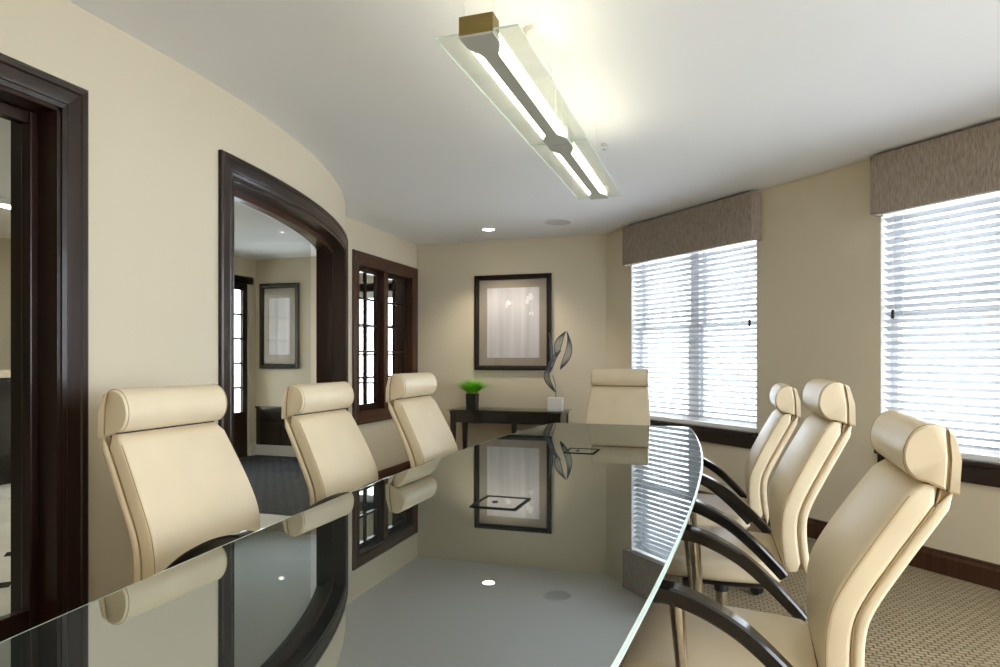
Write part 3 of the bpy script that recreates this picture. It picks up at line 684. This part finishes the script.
# ------------------------------------------------------------------ ceiling fittings
def downlight(x, y, label, e_mat='lamp_disc', power=16, group=None):
    d = thing('recessed_downlight', label, 'ceiling light', (x, y, HC), 0, group)
    bm = bmesh.new(); n = 28
    loft(bm, [[(r * math.cos(2 * math.pi * i / n), r * math.sin(2 * math.pi * i / n), z) for i in range(n)] for r, z in ((.075, 0), (.075, -.004), (.058, -.006), (.054, 0))], cap=False); finish('trim_ring', bm, 'white_plastic', d, smooth=True, angle=30)
    bm = bmesh.new(); lathe(bm, [(.054, -.0005), (.054, -.002)], n=24); finish('lens', bm, e_mat, d)
    l = bpy.data.lights.new('downlight_lamp', 'SPOT'); l.energy = power; l.color = (1, .90, .74); l.spot_size = R_(120); l.spot_blend = .6; l.shadow_soft_size = .05
    lo = bpy.data.objects.new('downlight_lamp', l); COL.objects.link(lo); lo.parent = d; lo.location = (0, 0, -.02)
    return d
downlight(-2.0, 5.98, 'small lit recessed downlight in the ceiling near the framed picture')
downlight(-1.2, -.4, 'small recessed downlight added as unseen fill by the rear wall')  # this and the next two are out-of-view lamps added for fill
downlight(0.9, -.3, 'small recessed downlight added as unseen fill toward the side wall')
downlight(1.9, 1.2, 'small recessed downlight added as unseen fill near the added side glazing')
sp = thing('ceiling_speaker', 'round white ceiling speaker grille near the first valance', 'speaker', (-1.29, 5.84, HC))
bm = bmesh.new(); lathe(bm, [(.118, -.0005), (.118, -.006), (.0, -.008)], n=32, cap=False); finish('grille', bm, 'grille_white', sp, smooth=True, angle=30)
bm = bmesh.new(); n = 32; loft(bm, [[(r * math.cos(2 * math.pi * i / n), r * math.sin(2 * math.pi * i / n), z) for i in range(n)] for r, z in ((.118, 0), (.132, 0), (.132, -.006), (.118, -.009))], cap=False, closed=False); finish('rim', bm, 'white_plastic', sp, smooth=True, angle=30)
hk = thing('sprinkler_head', 'tiny white sprinkler head in the ceiling beyond the pendant light', 'sprinkler', (-.57, 3.80, HC))
bm = bmesh.new(); lathe(bm, [(.02, 0), (.02, -.006), (.006, -.008), (.006, -.03)], n=14); finish('body', bm, 'grille_white', hk, smooth=True)
bm = bmesh.new(); lathe(bm, [(.013, -.03), (.013, -.033)], n=14); finish('deflector', bm, 'aluminium', hk)

# ------------------------------------------------------------------ framed picture
def picture(x0, x1, z0, z1, y, fw_, ax0, ax1, az0, az1, label, blooms=True):
    cx, cz = (x0 + x1) / 2, (z0 + z1) / 2
    p = thing('framed_picture', label, 'picture', (cx, y, cz))
    hx, hz = (x1 - x0) / 2, (z1 - z0) / 2
    fr = [(0, 0), (0, -.030), (.012, -.036), (fw_ - .010, -.030), (fw_, -.020), (fw_, 0)]
    for nm, sx, sz in (('frame_bar', 1, 0), ('frame_bar', -1, 0), ('frame_bar', 0, 1), ('frame_bar', 0, -1)):
        bm = bmesh.new()
        if sx: loft(bm, [[(sx * (hx - o), d, e2 * (hz - o)) for o, d in fr] for e2 in (-1, 1)])
        else: loft(bm, [[(e2 * (hx - o), d, sz * (hz - o)) for o, d in fr] for e2 in (-1, 1)])
        finish('frame_bar', bm, 'picture_frame', p)
    bm = bmesh.new(); box(bm, -hx + fw_, hx - fw_, -.008, 0, -hz + fw_, hz - fw_); finish('mat_board', bm, 'mat_board', p)
    bm = bmesh.new(); box(bm, ax0 - cx, ax1 - cx, -.010, -.008, az0 - cz, az1 - cz); art = finish('art_print', bm, 'art_print', p)
    if blooms:
        rnd = random.Random(3)
        for bx_, bz_, s in ((-.06, .20, 1.0), (.17, .25, 1.2), (.19, .10, .8)):
            bm = bmesh.new(); w_ = ax0 - cx + (ax1 - ax0) * .5 + bx_; h_ = (az0 + az1) / 2 - cz + bz_
            for q in range(7):
                a = rnd.uniform(0, 6.28); r = rnd.uniform(.0, .035) * s; ra = rnd.uniform(.008, .022) * s; rb = ra * rnd.uniform(.4, .9); th = rnd.uniform(0, 3)
                c = (w_ + r * math.cos(a), h_ + r * math.sin(a))
                ring = [(c[0] + ra * math.cos(t) * math.cos(th) - rb * math.sin(t) * math.sin(th), c[1] + ra * math.cos(t) * math.sin(th) + rb * math.sin(t) * math.cos(th)) for t in [6.283 * i / 10 for i in range(10)]]
                loft(bm, [[(u, -.0101, v) for u, v in ring], [(u, -.0108 - q * .0001, v) for u, v in ring]])
            finish('bloom', bm, 'bloom_paint', art)
    bm = bmesh.new(); box(bm, -hx + fw_ - .002, hx - fw_ + .002, -.0145, -.0125, -hz + fw_ - .002, hz - fw_ + .002); finish('glazing', bm, 'picture_glass', p)
    return p
picture(-2.337, -1.515, 1.085, 2.07, BACKY - .001, .048, -2.203, -1.642, 1.213, 1.936, 'large pale print in a dark frame with taupe mat above the console')
picture(-5.33, -4.77, 1.08, 2.13, LBY - .001, .055, -5.20, -4.90, 1.25, 1.95, 'dark framed pale print on the lobby wall beyond the bowed opening', False)

# ------------------------------------------------------------------ console table
cs = thing('console_table', 'narrow black console table with a clear glass top under the picture', 'table', (-1.89, 6.29, 0))
CHX, CY0, CY1 = .585, -.20, .235
bm = bmesh.new(); box(bm, -CHX, CHX, CY0, CY1, .688, .700); finish('glass_top', bm, 'console_glass', cs, bevel=.002)
bm = bmesh.new(); box(bm, -CHX + .02, CHX - .02, CY0 + .02, CY1 - .02, .660, .688); finish('wood_top', bm, 'espresso_wood', cs, bevel=.002)
for y in (CY0 + .035, CY1 - .055):
    bm = bmesh.new(); box(bm, -CHX + .07, CHX - .07, y, y + .02, .570, .660); finish('apron', bm, 'espresso_wood', cs)
for x in (-CHX + .03, CHX - .05):
    bm = bmesh.new(); box(bm, x, x + .02, CY0 + .07, CY1 - .07, .570, .660); finish('apron', bm, 'espresso_wood', cs)
for x in (-CHX + .05, CHX - .05):
    for y in (CY0 + .05, CY1 - .05):
        bm = bmesh.new(); loft(bm, [[(x + a, y + b, z) for a, b in rrect(w, w, .004, 2)] for w, z in ((.032, 0), (.05, .53), (.05, .660))]); finish('leg', bm, 'espresso_wood', cs)
bm = bmesh.new(); loft(bm, [[(0 + a, CY1 - .05 + b, z) for a, b in rrect(w, w, .004, 2)] for w, z in ((.034, 0), (.048, .56))]); finish('leg', bm, 'espresso_wood', cs)

# ------------------------------------------------------------------ potted grass
pl = thing('potted_grass', 'bright green grass in a square black pot on the console', 'plant', (-2.280, 6.30, .700))
bm = bmesh.new(); loft(bm, [[(a, b, z) for a, b in rrect(w, w, .004, 2)] for w, z in ((.100, 0), (.108, .150), (.096, .150), (.094, .125))]); finish('pot', bm, 'pot', pl)
bm = bmesh.new(); box(bm, -.046, .046, -.046, .046, .110, .130); finish('soil', bm, 'black_plastic', pl)
bm = bmesh.new(); rnd = random.Random(5)
for i in range(800):
    a = rnd.uniform(0, 6.283); r0 = rnd.uniform(0, .035); L = rnd.uniform(.12, .215); lean = 1.15 * rnd.uniform(.05, 1.0) ** .6
    d = Vector((math.cos(a), math.sin(a), 0)); q = Vector((-d.y, d.x, 0)); p0 = d * r0 + Vector((0, 0, .128)); prev = None; w0 = rnd.uniform(.003, .0055)
    for k in range(5):
        u = k / 4; p = p0 + d * (L * lean * u * (.5 + .6 * u)) + Vector((0, 0, L * u * (1 - .42 * lean * u))); w = w0 * (1 - u * .85)
        cur = (bm.verts.new(p - q * w), bm.verts.new(p + q * w))
        if prev: bm.faces.new((prev[0], prev[1], cur[1], cur[0]))
        prev = cur
o = finish('grass_blades', bm, 'grass_leaf', pl); o['kind'] = 'stuff'

# ------------------------------------------------------------------ wire sculpture
scu = thing('wire_sculpture', 'leaf-shaped dark wire sculpture on a white stone block on the console', 'sculpture', (-1.412, 6.27, .700))
bm = bmesh.new(); box(bm, -.070, .070, -.055, .055, 0, .125); finish('stone_base', bm, 'marble', scu, bevel=.004)
bm = bmesh.new(); tube(bm, smoothcurve([(0, 0, .12), (.005, 0, .18), (-.005, 0, .26), (-.03, 0, .34)], 4), .0035, 6); finish('stem', bm, 'wire', scu, smooth=True)
def wire_leaf(base, tip, bow, width, nrib):
    base, tip = Vector(base), Vector(tip); ax = tip - base; side = ax.cross(Vector((0, 1, 0))).normalized()
    bm = bmesh.new(); bowv = Vector(bow)
    def pt(u, v): # u along, v across -1..1
        w = width * math.sin(math.pi * min(1, u ** .85)) * (1 - .25 * u)
        return base + ax * u + bowv * math.sin(math.pi * u) + side * (w * v) + Vector((0, .05 * v * math.sin(math.pi * u), 0))
    for v in (-1, 1): tube(bm, [pt(k / 14, v) for k in range(15)], .0040, 5)
    for j in range(nrib):
        v = -1 + 2 * (j + 1) / (nrib + 1); tube(bm, [pt(k / 12, v) for k in range(13)], .0015, 4)
    return bm
for base, tip, bow, w_, nr in (((0, 0, .18), (-.01, 0, .50), (-.085, 0, 0), .042, 9), ((-.07, .01, .36), (.05, .02, .58), (-.02, 0, .02), .040, 8), ((.00, .02, .52), (.10, .02, .77), (-.02, 0, .02), .050, 10), ((.04, .03, .40), (.11, .03, .76), (.05, 0, 0), .045, 9), ((-.04, -.01, .46), (-.065, 0, .76), (.01, 0, 0), .030, 7)):
    finish('wire_leaf', wire_leaf(base, tip, bow, w_, nr), 'wire', scu, smooth=True)

# ------------------------------------------------------------------ things in the lobby
downlight(-4.3, 4.75, 'small lit recessed downlight in the lobby ceiling beyond the bowed opening', power=30)
downlight(-4.6, 2.2, 'small lit recessed downlight in the lobby ceiling beyond the glazed door', power=30)
dk = thing('reception_desk', 'dark wood reception desk with pale counter seen through the glazed door', 'desk', (-6.0, 3.6, 0), 0)
bm = bmesh.new(); box(bm, -.30, .22, -1.3, 1.3, .12, 1.04); finish('body', bm, 'espresso_wood', dk)
bm = bmesh.new(); box(bm, -.34, .27, -1.34, 1.34, 1.04, 1.10); finish('counter', bm, 'counter_stone', dk, bevel=.006)
bm = bmesh.new(); box(bm, -.30, .20, -1.28, 1.28, 0, .12); finish('toe_kick', bm, 'stone_base', dk)
cl = thing('lobby_ceiling_light', 'slim white linear light on the lobby ceiling over the desk', 'ceiling light', (-5.2, 3.7, HC))
bm = bmesh.new(); box(bm, -.06, .06, -.9, .9, -.05, 0); finish('housing', bm, 'white_plastic', cl)
bm = bmesh.new(); box(bm, -.045, .045, -.88, .88, -.056, -.05); finish('diffuser', bm, 'lamp_disc', cl)
